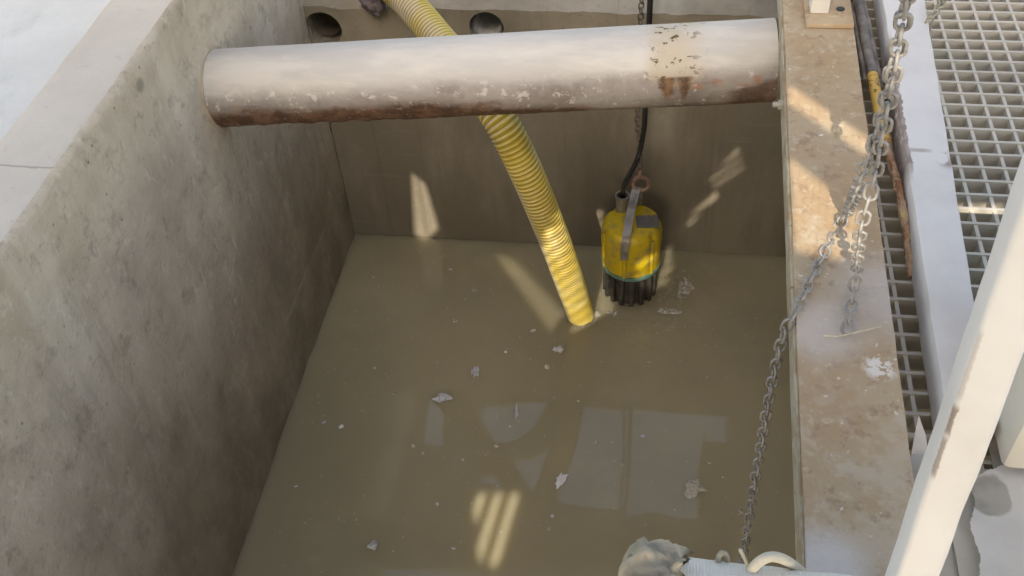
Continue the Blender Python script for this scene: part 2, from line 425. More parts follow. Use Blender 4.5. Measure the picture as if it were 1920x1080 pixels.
# the rest of the pit, behind and beside the camera
bm = BM()
box(bm, (1.16, -2.35, -2.1), (1.32, YB, -.10)); setp(obj('concrete_wall', bm, M_back, smooth=False), 'hidden concrete side wall below the grating walkway', 'wall')
bm = BM()
box(bm, (-1.03, -2.5, -2.1), (2.1, -2.36, .05)); setp(obj('concrete_wall', bm, M_wall, smooth=False), 'concrete end wall of the pit behind the viewer', 'wall')

# ------------------------------------------------------------------ the pipe across the pit
pa, pb = Vector((-1.10, 1.884, -.168)), Vector((.2345, 1.944, -.083))
bm = BM()
NP = 260
path = [pa.lerp(pb, i / NP) for i in range(NP + 1)]
def prad(i, a):
    p = path[i]; low = max(0, -math.cos(a) - .15)
    q = Vector((p.x * 1, math.sin(a) * .09, math.cos(a) * .09))
    lf = min(1, max(0.15, (.0 - p.x) / .6))
    return .09 + low * lf * (fbm(q, 26) * .006 + max(0, fbm(q + Vector((4, 4, 4)), 60, 2)) * .004) + fbm(q, 7) * .0008
tube(bm, path, prad, 72, True)
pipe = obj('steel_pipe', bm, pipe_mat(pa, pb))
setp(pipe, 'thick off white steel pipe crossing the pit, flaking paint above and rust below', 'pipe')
bm = BM()
pc = [Vector((XL - .03, 1.8867, -.165)), Vector((XL + .004, 1.8877, -.1633))]
tube(bm, pc, lambda i, a: .0955 + fbm((math.cos(a), math.sin(a), 2), 2.5) * .006, 48)
obj('mortar_collar', bm, simple('mortar', (.52, .44, .345), (.40, .33, .25), 25), pipe)
bm = BM()
for i in range(9):                                            # hanging flakes of paint along the underside
    u = R.uniform(400, 900) if i < 7 else R.uniform(900, 1400); t = (u - 380) / 1080
    p = pa.lerp(pb, .045 + .86 * t) + Vector((0, -.030, -.0855)); s = R.uniform(.003, .007)
    a = R.random() * 6
    q = [bm.verts.new(p + Vector((math.cos(a + k * 1.9) * s * 1.5, -.004 * k, math.sin(a + k * 1.9) * s * R.uniform(.4, 1)))) for k in range(3)]
    bm.faces.new(q)
bmesh.ops.solidify(bm, geom=bm.faces[:], thickness=.001)
fl = obj('paint_flakes', bm, simple('pale_flake', (.62, .58, .52), None, 40), pipe, smooth=False); fl['kind'] = 'stuff'

# ------------------------------------------------------------------ yellow suction hose
hb = onz(1089, 590, WZ)
ctrl = [Vector((-1.18, 2.98, -.235)), atd(700, -52, 2.86) , atd(760, 0, 2.78), atd(817, 66, 2.68), atd(872, 134, 2.59), atd(932, 216, 2.50), atd(982, 312, 2.56), atd(1030, 425, 2.72), atd(1062, 510, 2.90), hb, hb + (hb - atd(1062, 510, 2.90)) * 1.4]
hpath = resample(catmull(ctrl, 24), .00125)
bm = BM(); lay = bm.verts.layers.float.new('ridge'); lay2 = bm.verts.layers.float.new('side')
seg = 40; pitch = .0125; rings = []
for i, (p, t, n, b) in enumerate(frames(hpath, Vector((0, -1, 0)))):
    ring = []
    for k in range(seg):
        a = 2 * PI * k / seg; ph = i * .00125 / pitch - k / seg
        w = (.5 + .5 * math.cos(2 * PI * ph)) ** .75
        v = bm.verts.new(p + (n * math.cos(a) + b * math.sin(a)) * (.0385 + .0050 * w)); v[lay] = w
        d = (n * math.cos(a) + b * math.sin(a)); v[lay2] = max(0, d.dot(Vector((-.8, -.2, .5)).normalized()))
        ring.append(v)
    rings.append(ring)
for A, B in zip(rings, rings[1:]):
    for k in range(seg): bm.faces.new((A[k], A[(k + 1) % seg], B[(k + 1) % seg], B[k]))
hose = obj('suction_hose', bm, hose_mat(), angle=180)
setp(hose, 'yellow ribbed suction hose passing behind the pipe down into brown water', 'hose')

# ------------------------------------------------------------------ submersible pump
M_yel = NT('yellow_pump_paint', .38, .5)
M_yel.color(M_yel.mix(M_yel.rng(M_yel.noise(22, 8, .7), .46, .62), (.66, .485, .022), (.42, .33, .09)))
M_yel.bump(M_yel.noise(60, 5), .12, .003); M_yel = M_yel.m
M_black = simple('black_casting', (.030, .029, .028), (.075, .07, .06), 40, .4, .3, .5)
M_steel = simple('dull_steel', (.42, .42, .42), (.30, .29, .28), 30, .38, .15, .5, .6)
M_dark = simple('black_rubber', (.018, .018, .018), (.04, .038, .034), 50, .5, .1, .4)
pc = Vector((-.070, 2.312, WZ))
pump = empty('submersible_pump', pc, 'yellow submersible pump with black strainer base hanging in the water', 'pump')
def lobed(bm, prof, c, seg=96, lobes=None):
    rings = []
    for r, z in prof:
        ring = []
        for k in range(seg):
            a = 2 * PI * k / seg; rr = r
            if lobes: rr += lobes(a, z)
            ring.append(bm.verts.new((c[0] + rr * math.cos(a), c[1] + rr * math.sin(a), c[2] + z)))
        rings.append(ring)
    for A, B in zip(rings, rings[1:]):
        for k in range(seg): bm.faces.new((A[k], A[(k + 1) % seg], B[(k + 1) % seg], B[k]))
    bm.faces.new(rings[0][::-1]); bm.faces.new(rings[-1])
def lob(a, z):                                                  # cast recesses between the bolt bosses
    s = 0
    for k in range(6):
        d = (a - (k * PI / 3 + .35) + PI) % (2 * PI) - PI
        s -= .007 * math.exp(-(d / .13) ** 2)
    return s * (1 if z > .15 else .35)
bm = BM()
lobed(bm, [(.084, .129), (.090, .133), (.0915, .141), (.0915, .19), (.0935, .225), (.092, .262), (.088, .280), (.079, .290), (.05, .295), (.02, .296)], pc, 96, lob)
obj('body', bm, M_yel, pump, angle=35)
for k in range(6):
    a = k * PI / 3 + .35
    bm = BM(); q = pc + Vector((math.cos(a) * .083, math.sin(a) * .083, .125)); lathe(bm, [(.0085, 0), (.0095, .004), (.0095, .13), (.006, .135)], q, 16)
    bs = obj('bolt_boss', bm, M_yel, pump, origin=q)
    bm = BM(); lathe(bm, [(.0045, .133), (.0045, .140)], q, 6); obj('bolt', bm, M_steel, bs, smooth=False)
bm = BM(); lathe(bm, [(.088, .117), (.0925, .119), (.0925, .128), (.088, .130)], pc, 64); obj('seal_ring', bm, simple('teal_gasket', (.10, .27, .25), (.16, .22, .15), 30, .6), pump)
bm = BM(); lathe(bm, [(.070, -.16), (.074, -.15), (.074, .117), (.070, .118)], pc, 48); st = obj('strainer', bm, M_black, pump)
for k in range(16):
    a = 2 * PI * (k + .3) / 16; bm = BM()
    mt = Matrix.Translation(pc) @ Matrix.Rotation(a, 4, 'Z')
    box(bm, (.072, -.0075, -.15), (.0865, .0075, .116), mt, .003); obj('strainer_rib', bm, M_black, st)
# outlet collar, strap handle, rating plate
oc = pc + Vector((-.034, .046, .291))
bm = BM(); lathe(bm, [(.019, 0), (.019, .052), (.0225, .053), (.0225, .062), (.0165, .062), (.0165, .02), (.004, .018)], oc, 32); obj('cable_gland', bm, M_steel, pump)
bm = BM()
sp = [pc + Vector(v) for v in ((-.017, -.094, .215), (-.016, -.0955, .262), (-.013, -.086, .297), (-.008, -.03, .325), (.0, .02, .35), (.006, .056, .366), (.012, .072, .358), (.014, .078, .28))]
sp = catmull(sp, 6)
for i, (p, t, n, b) in enumerate(frames(sp, Vector((0, -1, .3)))):
    X = Vector((1, .06, 0))
    X = (X - t * X.dot(t)).normalized(); N = t.cross(X)
    c = [bm.verts.new(p + X * sx * .0125 + N * sy * .0028) for sx, sy in ((-1, -1), (1, -1), (1, 1), (-1, 1))]
    if i:
        for k in range(4): bm.faces.new((prev[k], prev[(k + 1) % 4], c[(k + 1) % 4], c[k]))
    else: bm.faces.new(c)
    prev = c
bm.faces.new(prev[::-1])
hd = obj('handle', bm, simple('grimy_steel', (.36, .35, .33), (.16, .145, .12), 26, .45, .3, .5, .3), pump, angle=30)
bm = BM(); q = sp[0] + Vector((0, -.003, .012)); tube(bm, [q + Vector((0, .004, 0)), q + Vector((0, -.006, 0))], .006, 6); obj('bolt', bm, M_steel, hd, smooth=False)
bm = BM(); mt = Matrix.Translation(pc + Vector((.036, -.008, .296))) @ Matrix.Rotation(.12, 4, 'Z')
box(bm, (-.024, -.026, -.004), (.024, .026, .004), mt, .001); box(bm, (.027, -.026, -.004), (.043, .026, .0045), mt, .001)
obj('rating_plate', bm, simple('grey_plate', (.13, .13, .14), (.20, .195, .19), 20, .5), pump, smooth=False)

# cable
gl = oc + Vector((0, 0, .05))
cb = [gl + Vector((.0, .0, -.03)), gl + Vector((.001, .002, .02)), atd(1174, 340, 2.86), ony(1196, 296, 2.33), ony(1206, 250, 2.32), ony(1210, 200, 2.315)]
up = cb[-1]
cb += [up + Vector((0, 0, .5)), up + Vector((0, 0, 1.5)), up + Vector((0, 0, 3.46))]
bm = BM(); tube(bm, resample(catmull(cb, 10), .02), .0075, 12); setp(obj('power_cable', bm, M_dark), 'thick black power cable running down into the top of the yellow pump', 'cable')

# chain link mesh
def link_mesh(name, pitch, wire, width, mat):
    bm = BM(); L = pitch; r = width / 2; pts = []
    n = 8; h = (L - 2 * r) / 2 + wire        # inner length equals pitch + wire overlap
    h = max(.0005, (L + 2 * wire - 2 * r - wire) / 2)
    for k in range(n + 1): a = -PI / 2 + PI * k / n; pts.append(Vector((h + r * math.cos(a), r * math.sin(a), 0)))
    for k in range(n + 1): a = PI / 2 + PI * k / n; pts.append(Vector((-h + r * math.cos(a), r * math.sin(a), 0)))
    N = len(pts); rings = []
    for i, p in enumerate(pts):
        t = (pts[(i + 1) % N] - pts[i - 1]).normalized(); n_ = Vector((0, 0, 1)); b = t.cross(n_)
        rings.append([bm.verts.new(p + (n_ * math.cos(2 * PI * k / 8) + b * math.sin(2 * PI * k / 8)) * wire / 2) for k in range(8)])
    for i in range(N):
        A, B = rings[i], rings[(i + 1) % N]
        for k in range(8): bm.faces.new((A[k], A[(k + 1) % 8], B[(k + 1) % 8], B[k]))
    bmesh.ops.recalc_face_normals(bm, faces=bm.faces)
    me = bpy.data.meshes.new(name); bm.to_mesh(me); bm.free(); me.materials.append(mat)
    for p in me.polygons: p.use_smooth = True
    return me
def lay_chain(root, me, path, pitch, roll0=0., jit=.12, up=Vector((0, 0, 1)), nmax=100, lab=None, rollf=None):
    pts = resample(path, pitch)[:nmax + 1]; fr = frames(pts, up); base = world_of(root)
    first = None
    for i in range(len(pts) - 1):
        mid = (pts[i] + pts[i + 1]) / 2; t = (pts[i + 1] - pts[i]).normalized(); n = fr[i][2]; n = (n - t * n.dot(t)).normalized()
        ro = roll0 + (PI / 2 if i % 2 else 0) + R.uniform(-jit, jit)
        if rollf: ro += rollf(i)
        if first is None: o = first = bpy.data.objects.new('link', me)
        else: o = first.copy()
        COL.objects.link(o); o.parent = root
        b = t.cross(n); z = n * math.cos(ro) + b * math.sin(ro); y = z.cross(t)
        m = Matrix(((t.x, y.x, z.x, mid.x - base.x), (t.y, y.y, z.y, mid.y - base.y), (t.z, y.z, z.z, mid.z - base.z), (0, 0, 0, 1)))
        o.matrix_parent_inverse = Matrix.Identity(4); o.matrix_basis = m
def run_up(root, me, a, b):
    """the rest of a chain, above the picture, as one piece"""
    bm = BM(); n = int((b - a).length / .0210); base = world_of(root)
    t = (b - a).normalized(); n0 = Vector((0, 1, 0)); n0 = (n0 - t * n0.dot(t)).normalized()
    for i in range(n):
        z = n0 if i % 2 else t.cross(n0); y = z.cross(t); p = a + (b - a) * ((i + .5) / n)
        nv = len(bm.verts); bm.from_mesh(me); bm.verts.ensure_lookup_table()
        for v in bm.verts[nv:]: v.co = p + t * v.co.x + y * v.co.y + z * v.co.z
    o = obj('upper_links', bm, me.materials[0], root); o['kind'] = 'stuff'
M_chain = simple('galvanised_chain', (.41, .395, .38), (.27, .255, .24), 60, .6, .25, .4, .25)
M_dusty = simple('silted_chain', (.40, .375, .30), (.25, .225, .17), 60, .75, .3, .3)
M_thin = simple('dark_chain', (.12, .105, .08), (.2, .17, .13), 60, .7, .2)

# hook and lifting chain of the pump
hk = pc + Vector((.014, .062, .378))
bm = BM(); tube(bm, catmull([hk + Vector(v) for v in ((-.014, 0, -.012), (-.017, 0, .012), (-.004, 0, .032), (.02, .002, .028), (.03, .003, .006), (.022, .002, -.014), (.006, 0, -.018))], 6), lambda i, a: .0068, 12)
tube(bm, [hk + Vector((.0, 0, .03)), hk + Vector((.002, 0, .062))], .006, 10)
hook = setp(obj('lifting_hook', bm, simple('rusty_pink_steel', (.36, .24, .19), (.22, .13, .095), 50, .7, .3)), 'rusty pinkish lifting hook joined to the pump handle strap', 'hook')
lc0 = hk + Vector((.002, 0, .066)); lcx = ony(1195, 205, 2.385)
lroot = empty('lifting_chain', lc0, 'thin dark chain hanging straight down beside the black cable to the hook', 'chain')
me = link_mesh('link', .0165, .004, .0145, M_thin)
lpath = catmull([lc0, lc0.lerp(lcx, .5) + Vector((.002, 0, 0)), lcx, lcx + Vector((.0, 0, .5)), lcx + Vector((.0, 0, .95))], 20)
lay_chain(lroot, me, lpath, .0165, .5, .2, Vector((0, 1, 0)), 88)
tp = resample(lpath, .0165)[:89][-1]
bm = BM(); tube(bm, [tp, Vector((tp.x, tp.y, up.z + 3.46))], .004, 8); obj('wire_rope', bm, M_thin, lroot)
bm = BM()
zb = up.z + 3.45
box(bm, (-3, up.y - .05, zb), (3.6, up.y + .09, zb + .012)); box(bm, (-3, up.y + .015, zb + .012), (3.6, up.y + .025, zb + .19)); box(bm, (-3, up.y - .05, zb + .19), (3.6, up.y + .09, zb + .202))
lb = setp(obj('lifting_beam', bm, simple('grey_beam_paint', (.3, .3, .29)), smooth=False), 'grey steel lifting beam high over the pit', 'beam')
for x in (-2.95, 3.5):
    bm = BM(); box(bm, (x, up.y - .05, .06), (x + .1, up.y + .09, zb - .001)); obj('column', bm, simple('grey_column', (.3, .3, .29)), lb, smooth=False)

# ------------------------------------------------------------------ rusted steel channel along the walkway
BZ = .06
e0, e1 = onz(1475, 190, BZ), onz(1511, 1070, BZ); f0, f1 = onz(1627, 250, BZ), onz(1713, 900, BZ)
yaw = math.atan2((e1.x - e0.x), (e0.y - e1.y))
def lx(y, a, b): return a.x + (b.x - a.x) * (y - a.y) / (b.y - a.y)
Lm = lambda y: lx(y, e0, e1); Rm = lambda y: lx(y, f0, f1)
M_beam, M_lip = rust_beam_mat(), flange_edge_mat()
beam = empty('steel_channel', Vector((.29, 1.3, -.005)), 'wide rusty brown steel channel laid flat along the edge of the pit', 'beam')
y0, y1 = -1.6, 2.62
def strip(bm, xa, xb, za, zb, n=240, rough=0):
    prev = None
    for j in range(n + 1):
        y = y0 + (y1 - y0) * j / n
        w = fbm((y, 1, 0), 9, 3) * rough
        c = [bm.verts.new((xa(y) - w, y, za)), bm.verts.new((xb(y) + fbm((y, 5, 0), 14, 3) * rough, y, za)), bm.verts.new((xb(y) + fbm((y, 7, 0), 14, 3) * rough, y, zb)), bm.verts.new((xa(y) - w, y, zb))]
        if prev:
            for k in range(4): bm.faces.new((prev[k], prev[(k + 1) % 4], c[(k + 1) % 4], c[k]))
        prev = c
bm = BM(); strip(bm, lambda y: Lm(y) + .001, lambda y: Rm(y), .048, BZ, 240, .0012); obj('top_plate', bm, M_beam, beam, angle=30)
bm = BM(); strip(bm, lambda y: Lm(y) - .0005, lambda y: Lm(y) + .010, -.008, .0475, 240, .0008); obj('side_flange', bm, M_lip, beam, angle=30)
bm = BM(); strip(bm, lambda y: Rm(y) - .012, lambda y: Rm(y) - .002, -.008, .0475, 60, .0006); obj('side_flange', bm, M_lip, beam, angle=30)
# a thin weld bead where the plate meets the flange
bm = BM()
bp = [Vector((Lm(y), y, .049 + fbm((y, 0, 0), 30) * .001)) for y in [y0 + (y1 - y0) * j / 500 for j in range(501)]]
tube(bm, bp, lambda i, a: .0032 + fbm((i * .03, a, 0), 4) * .0016, 8); obj('weld_bead', bm, M_lip, beam)
q = ony(1458, 192, lx(0, e0, e1) * 0 + 1.63)
bm = BM(); yb = 1.63; xb = Lm(yb)
tube(bm, [Vector((xb + .002, yb, .024)), Vector((xb - .010, yb, .024))], .010, 6); tube(bm, [Vector((xb - .010, yb, .024)), Vector((xb - .020, yb, .024))], .0055, 12)
obj('bolt', bm, simple('chalky_bolt', (.46, .43, .37)), beam, smooth=False)

# railing post on its base plate, far end of the channel
pp = onz(1536, 26, BZ + .012)
rp = empty('railing_post', Vector((pp.x, pp.y + .02, BZ)), 'white square railing post on a bolted plate at the far end of the rusty channel', 'post')
ez = onz(1552, 46, BZ + .010)
bm = BM(); xl, xr = onz(1512, 46, BZ + .01).x, Rm(ez.y) - .001
box(bm, (xl, ez.y, BZ + .001), (xr, ez.y + .17, BZ + .0115), None, .002); bpz = obj('base_plate', bm, M_beam, rp)
hq = onz(1576, 17, BZ + .012); bm = BM(); lathe(bm, [(.0085, 0), (.0085, .0012), (.004, .0014)], Vector((hq.x, hq.y, BZ + .0117)), 20); obj('bolt_hole', bm, M_dark, bpz)
M_post = post_mat()
bm = BM(); box(bm, (pp.x - .018, pp.y, BZ + .012), (pp.x + .018, pp.y + .036, 1.12), None, .003); obj('upright', bm, M_post, rp)

# ------------------------------------------------------------------ grating walkway
M_grate = NT('moulded_grating', .65, .35)
gc = M_grate.mix(M_grate.rng(M_grate.noise(3, 6, .6), .42, .62), (.59, .555, .485), (.50, .47, .415))
gc = M_grate.mix(M_grate.math('MULTIPLY', M_grate.rng(M_grate.noise(5, 5, .6), .55, .68), .4), gc, (.47, .52, .46))
M_grate.color(gc); M_grate.bump(M_grate.noise(90, 4), .2, .002); M_grate = M_grate.m
grat = BM(); P = .0375
gx0, gx1, gy0, gy1 = .352, 1.75, .74, 2.75
def bar(bm, lo, hi, axis, taper=.0013):
    vs = box(bm, lo, hi)
    zc = (lo[2] + hi[2]) / 2
    for v in vs:
        if v.co.z < zc:
            i = 1 - axis; m = (lo[i] + hi[i]) / 2; v.co[i] = m + (v.co[i] - m) * .62
n = int((gx1 - gx0) / P)
for k in range(n + 1):
    x = .4175 + P * (k - 1); bar(grat, (x - .0031, gy0, -.036), (x + .0031, gy1, -.0022), 1)
for k in range(int((gy1 - gy0) / P) + 1):
    y = 1.1594 + P * (k - 11); 
    if gy0 < y < gy1: bar(grat, (gx0, y - .0029, -.034), (gx1, y + .0029, 0), 0)
setp(obj('walkway_grating', grat, M_grate, smooth=False, origin=(1, 1.7, -.036)), 'pale square mesh grating panel of the walkway beside the rusty channel', 'grating')
# support angle and the concrete shelf below the far part of the grating
bm = BM(); box(bm, (.52, 1.80, -.046), (1.75, 1.86, -.038)); box(bm, (.52, 1.80, -.10), (1.75, 1.806, -.0465))
setp(obj('support_angle', bm, simple('pale_green_paint', (.50, .53, .48), (.42, .43, .39), 8), smooth=False), 'pale painted steel angle under the far end of the grating', 'support')
bm = BM(); box(bm, (.50, 1.90, -.26), (1.8, YB + .2, -.12)); setp(obj('shelf', bm, simple('shelf_concrete', (.42, .39, .33), (.3, .27, .22), 9), smooth=False), kind='structure')

# toe board
TZ = .066
t0, t1 = onz(1655, 0, TZ), onz(1762, 700, TZ); w0, w1 = onz(1735, 0, TZ), onz(1850, 700, TZ)
tm = toe_board_mat(); gx = lambda y: lx(y, t0, t1)
kx = (t1.x - t0.x) / (t1.y - t0.y)
crease = tm.math('SUBTRACT', tm.axis(0), tm.math('ADD', tm.math('MULTIPLY', tm.axis(1), kx), t0.x - kx * t0.y))
wob = tm.math('MULTIPLY', tm.math('SUBTRACT', tm.noise(28, 6, .65), .5), .022)
cr = tm.rng(tm.math('ABSOLUTE', tm.math('SUBTRACT', tm.math('ADD', crease, wob), .002)), .0035, .0055, 1, 0)
ysel = tm.math('MULTIPLY', tm.rng(tm.axis(1), 1.36, 1.42), tm.rng(tm.axis(1), 1.74, 1.85, 1, 0))
cr = tm.math('MULTIPLY', cr, ysel)
yc = onz(1740, 282, TZ).y
cr2 = tm.math('MULTIPLY', tm.rng(tm.math('ABSOLUTE', tm.math('SUBTRACT', tm.axis(1), yc)), .003, .007, 1, 0), tm.rng(tm.math('ADD', crease, wob), .03, .05, 1, 0))
rk = onz(1783, 300, TZ)
cr3 = tm.math('MULTIPLY', tm.near(rk, .012, .03), tm.rng(tm.noise(20, 5, .6), .42, .5))
chip = tm.math('MAXIMUM', tm.math('MAXIMUM', cr, tm.math('MULTIPLY', cr2, .7)), tm.math('MULTIPLY', cr3, .8))
old = tm.b.inputs['Base Color'].links[0].from_socket
tm.color(tm.mix(chip, old, tm.mix(tm.rng(tm.noise(30, 5), .4, .6), (.38, .32, .30), (.27, .21, .18))))
bm = BM(); prev = None; n = 200; ya, yb_ = onz(1800, 800, TZ).y, 2.7
for j in range(n + 1):
    y = ya + (yb_ - ya) * j / n; a = gx(y); b = lx(y, w0, w1)
    e = fbm((y, 2, 0), 12, 3) * .0015; e2 = fbm((y, 9, 0), 14, 3) * .0012
    prf = [(a + e, .004), (a + e, TZ - .006), (a + .0015 + e, TZ - .0015), (a + .006 + e, TZ), (b - .002 + e2, TZ - .001), (b + e2, TZ - .004), (b + e2, .004)]
    c = [bm.verts.new((x, y, z)) for x, z in prf]
    if prev:
        for k in range(len(c)): bm.faces.new((prev[k], prev[(k + 1) % len(c)], c[(k + 1) % len(c)], c[k]))
    else: bm.faces.new(c)
    prev = c
bm.faces.new(prev[::-1])
setp(obj('toe_board', bm, tm.m, angle=35), 'flaking white painted steel box section lying along the grating', 'toe board')

# conduit with the yellow sleeve, in the slot between channel and toe board
CZ = .032
cpx = [(1596, -30, .05), (1612, 20, .05), (1623, 75, .048), (1633, 125, .045), (1646, 195, .04), (1655, 250, .035), (1676, 320, CZ), (1691, 385, CZ), (1700, 440, .022), (1707, 490, .012), (1711, 520, .002)]
cp = catmull([onz(u, v, z) for u, v, z in cpx], 12)
cab = empty('conduit', onz(1650, 240, 0), 'dark cable with a yellow sleeve and rusty end, beside the white toe board', 'cable')
def part_path(a, b): return cp[int(a * (len(cp) - 1)):int(b * (len(cp) - 1)) + 1]
bm = BM(); tube(bm, part_path(0, .34), lambda i, a: .0092 + fbm((i * .1, a, 0), 2) * .002, 14); 
tube(bm, [p + Vector((.012, .004, -.004)) for p in part_path(0, .36)], .006, 10)
tube(bm, [p + Vector((-.013, .0, -.006)) for p in part_path(0, .34)], .005, 10)
obj('cable', bm, simple('grimy_black_sheath', (.10, .085, .075), (.24, .21, .185), 30, .6, .3), cab)
mm = NT('yellow_marker_sleeve', .5, .4)
yl = mm.mix(mm.rng(mm.noise(20, 6, .6), .45, .7), (.60, .37, .085), (.44, .27, .09))
# the printed mark: dark strokes
mk = onz(1642, 165, .05)
st_ = mm.math('MULTIPLY', mm.near(onz(1641, 150, .052), .016, .02), mm.rng(mm.math('ABSOLUTE', mm.math('SUBTRACT', mm.noise(75, 2, .5), .5)), .02, .04, 1, 0))
mm.color(mm.mix(st_, yl, (.10, .07, .045)))
bm = BM(); tube(bm, part_path(.325, .53), .0105, 18); obj('sleeve', bm, mm.m, cab)
bm = BM()                                                        # two little printed bars
for (u, v, w, h) in ((1641, 169, 7, 2.4), (1640, 172.4, 5, 1.6)):
    p = onz(u, v, .0585); box(bm, (p.x - w * .0004, p.y - h * .0005, p.z), (p.x + w * .0004, p.y + h * .0005, p.z + .0012))
obj('printed_mark', bm, M_dark, cab, smooth=False)
bm = BM(); tube(bm, part_path(.51, 1), lambda i, a: .0070 + fbm((i * .12, a, 3), 2.5) * .003, 14)
mm = NT('scaly_rust', .85, .2)
rc = mm.mix(mm.rng(mm.noise(24, 7, .7), .42, .58), (.30, .14, .075), (.52, .36, .24))
mm.color(mm.mix(mm.rng(mm.noise(45, 5, .6), .57, .65), rc, (.55, .42, .20))); mm.bump(mm.noise(80, 6), .6, .006)
obj('rusty_end', bm, mm.m, cab)

# pale scrap of plastic caught in the slot
bm = BM()
sc = [(1723, 778, .05), (1715, 815, .03), (1735, 815, .03), (1709, 850, .012), (1741, 850, .018), (1703, 905, .004), (1745, 905, .02), (1699, 960, .003), (1742, 960, .012)]
v = [bm.verts.new(onz(u, w, z)) for u, w, z in sc]
bm.faces.new((v[0], v[1], v[2]))
for a in (1, 3, 5): bm.faces.new((v[a], v[a + 2], v[a + 3], v[a + 1]))
bmesh.ops.subdivide_edges(bm, edges=bm.edges[:], cuts=3, use_grid_fill=True)
for q in bm.verts: q.co.z += fbm(q.co, 60, 2) * .002
bmesh.ops.solidify(bm, geom=bm.faces[:], thickness=.0015)
setp(obj('plastic_scrap', bm, simple('pale_plastic', (.55, .55, .545), (.47, .46, .46), 25, .4)), 'pale pointed scrap of plastic wedged between the rusty channel and toe board', 'scrap')

# ------------------------------------------------------------------ white leaning rail post, close by
ta, tb = atd(1941, 420, .80), atd(1782, 870, .955)
ax = (tb - ta).normalized()
ta2 = ta - ax * .42; lb_ = (tb.z - .012) / -ax.z; tb2 = tb + ax * lb_
fp = empty('railing_post', tb2, 'white square railing post with rust along one corner, closest to the viewer', 'post')
Y = Vector((-.06, -1, 0)); Y = (Y - ax * Y.dot(ax)).normalized(); X = ax.cross(Y)
if X.x < 0: X = -X
bm = BM(); prev = None; hw = .0203; rr = .006
cs = []
for sx, sy, a0 in ((1, 1, 0), (-1, 1, 90), (-1, -1, 180), (1, -1, 270)):
    for k in range(5):
        a = math.radians(a0 + 22.5 * k); cs.append((sx * (hw - rr) + rr * math.cos(a), sy * (hw - rr) + rr * math.sin(a)))
N = 160
for j in range(N + 1):
    p = ta2.lerp(tb2, j / N)
    c = []
    for x, y in cs:
        q = p + X * x + Y * y; d = fbm(q, 14, 3) * .0009
        c.append(bm.verts.new(p + X * (x + d) + Y * (y + d)))
    if prev:
        for k in range(len(c)): bm.faces.new((prev[k], prev[(k + 1) % len(c)], c[(k + 1) % len(c)], c[k]))
    else: bm.faces.new(c)
    prev = c
bm.faces.new(prev[::-1])
lay = None
wm = white_paint('white_rail_paint_near', .71, (.765, .76, .755), (.69, .68, .665))
cor = ta - X * hw + Y * hw
# rust in the seam along the left-hand corner facing the viewer
q = wm.n('ShaderNodeVectorMath'); q.operation = 'SUBTRACT'; wm.put(q.inputs[0], wm.pos); q.inputs[1].default_value = cor
cr_ = wm.n('ShaderNodeVectorMath'); cr_.operation = 'CROSS_PRODUCT'; wm.put(cr_.inputs[0], q.outputs[0]); cr_.inputs[1].default_value = ax
ln = wm.n('ShaderNodeVectorMath'); ln.operation = 'LENGTH'; wm.put(ln.inputs[0], cr_.outputs[0])
dist = wm.math('ADD', ln.outputs['Value'], wm.math('MULTIPLY', wm.math('SUBTRACT', wm.noise(60, 5, .65), .5), .007))
sd = wm.n('ShaderNodeVectorMath'); sd.operation = 'DOT_PRODUCT'; wm.put(sd.inputs[0], q.outputs[0]); sd.inputs[1].default_value = ax
ln2 = sd.outputs['Value']
def span(a, b): return wm.math('MULTIPLY', wm.rng(ln2, a, a + .01), wm.rng(ln2, b, b + .012, 1, 0))
Lp = (tb - ta).length
on = wm.math('MAXIMUM', span(.66 * Lp, .78 * Lp), wm.math('MULTIPLY', span(.80 * Lp, .98 * Lp), .8))
on = wm.math('MAXIMUM', on, wm.math('MULTIPLY', span(.35 * Lp, .62 * Lp), .35))
seam = wm.math('MULTIPLY', wm.rng(dist, .0032, .005, 1, 0), on)
old = wm.b.inputs['Base Color'].links[0].from_socket
wm.color(wm.mix(seam, old, (.32, .26, .23)))
obj('upright', bm, wm.m, fp, angle=50)
bm = BM(); box(bm, tb2 + Vector((-.06, -.06, -.011)), tb2 + Vector((.06, .06, .0)), None, .002); obj('base_plate', bm, M_post, fp)

# handrail above the frame, which carries the draped chains
hr0 = ta2 + Vector((0, 0, 0)); 
bm = BM(); tube(bm, [Vector((hr0.x, -.9, 1.13)), Vector((hr0.x, hr0.y, 1.13)), Vector((pp.x, pp.y + .018, 1.141))], .021, 20)
hrail = setp(obj('handrail', bm, M_post), 'white round handrail above the walkway edge, carrying the chains', 'handrail')

# ------------------------------------------------------------------ deck behind the foreground post, sheet and drum
bm = BM(); box(bm, (.345, -2.3, -.05), (2.18, .735, -.001)); box(bm, (.398, .2, .001), (.4675, .845, .004)); box(bm, (.468, .2, .001), (2.16, .90, .004)); setp(obj('deck', bm, simple('dusty_deck', (.52, .49, .43), (.44, .41, .35), 9, .8), smooth=False), kind='structure')
bm = BM()
shp = [(1815, 905), (1850, 880), (1990, 850), (2080, 1150), (1850, 1180), (1838, 1110), (1832, 1060), (1822, 1010), (1812, 980), (1826, 940)]
pts = [onz(u, v, .012) for u, v in shp]
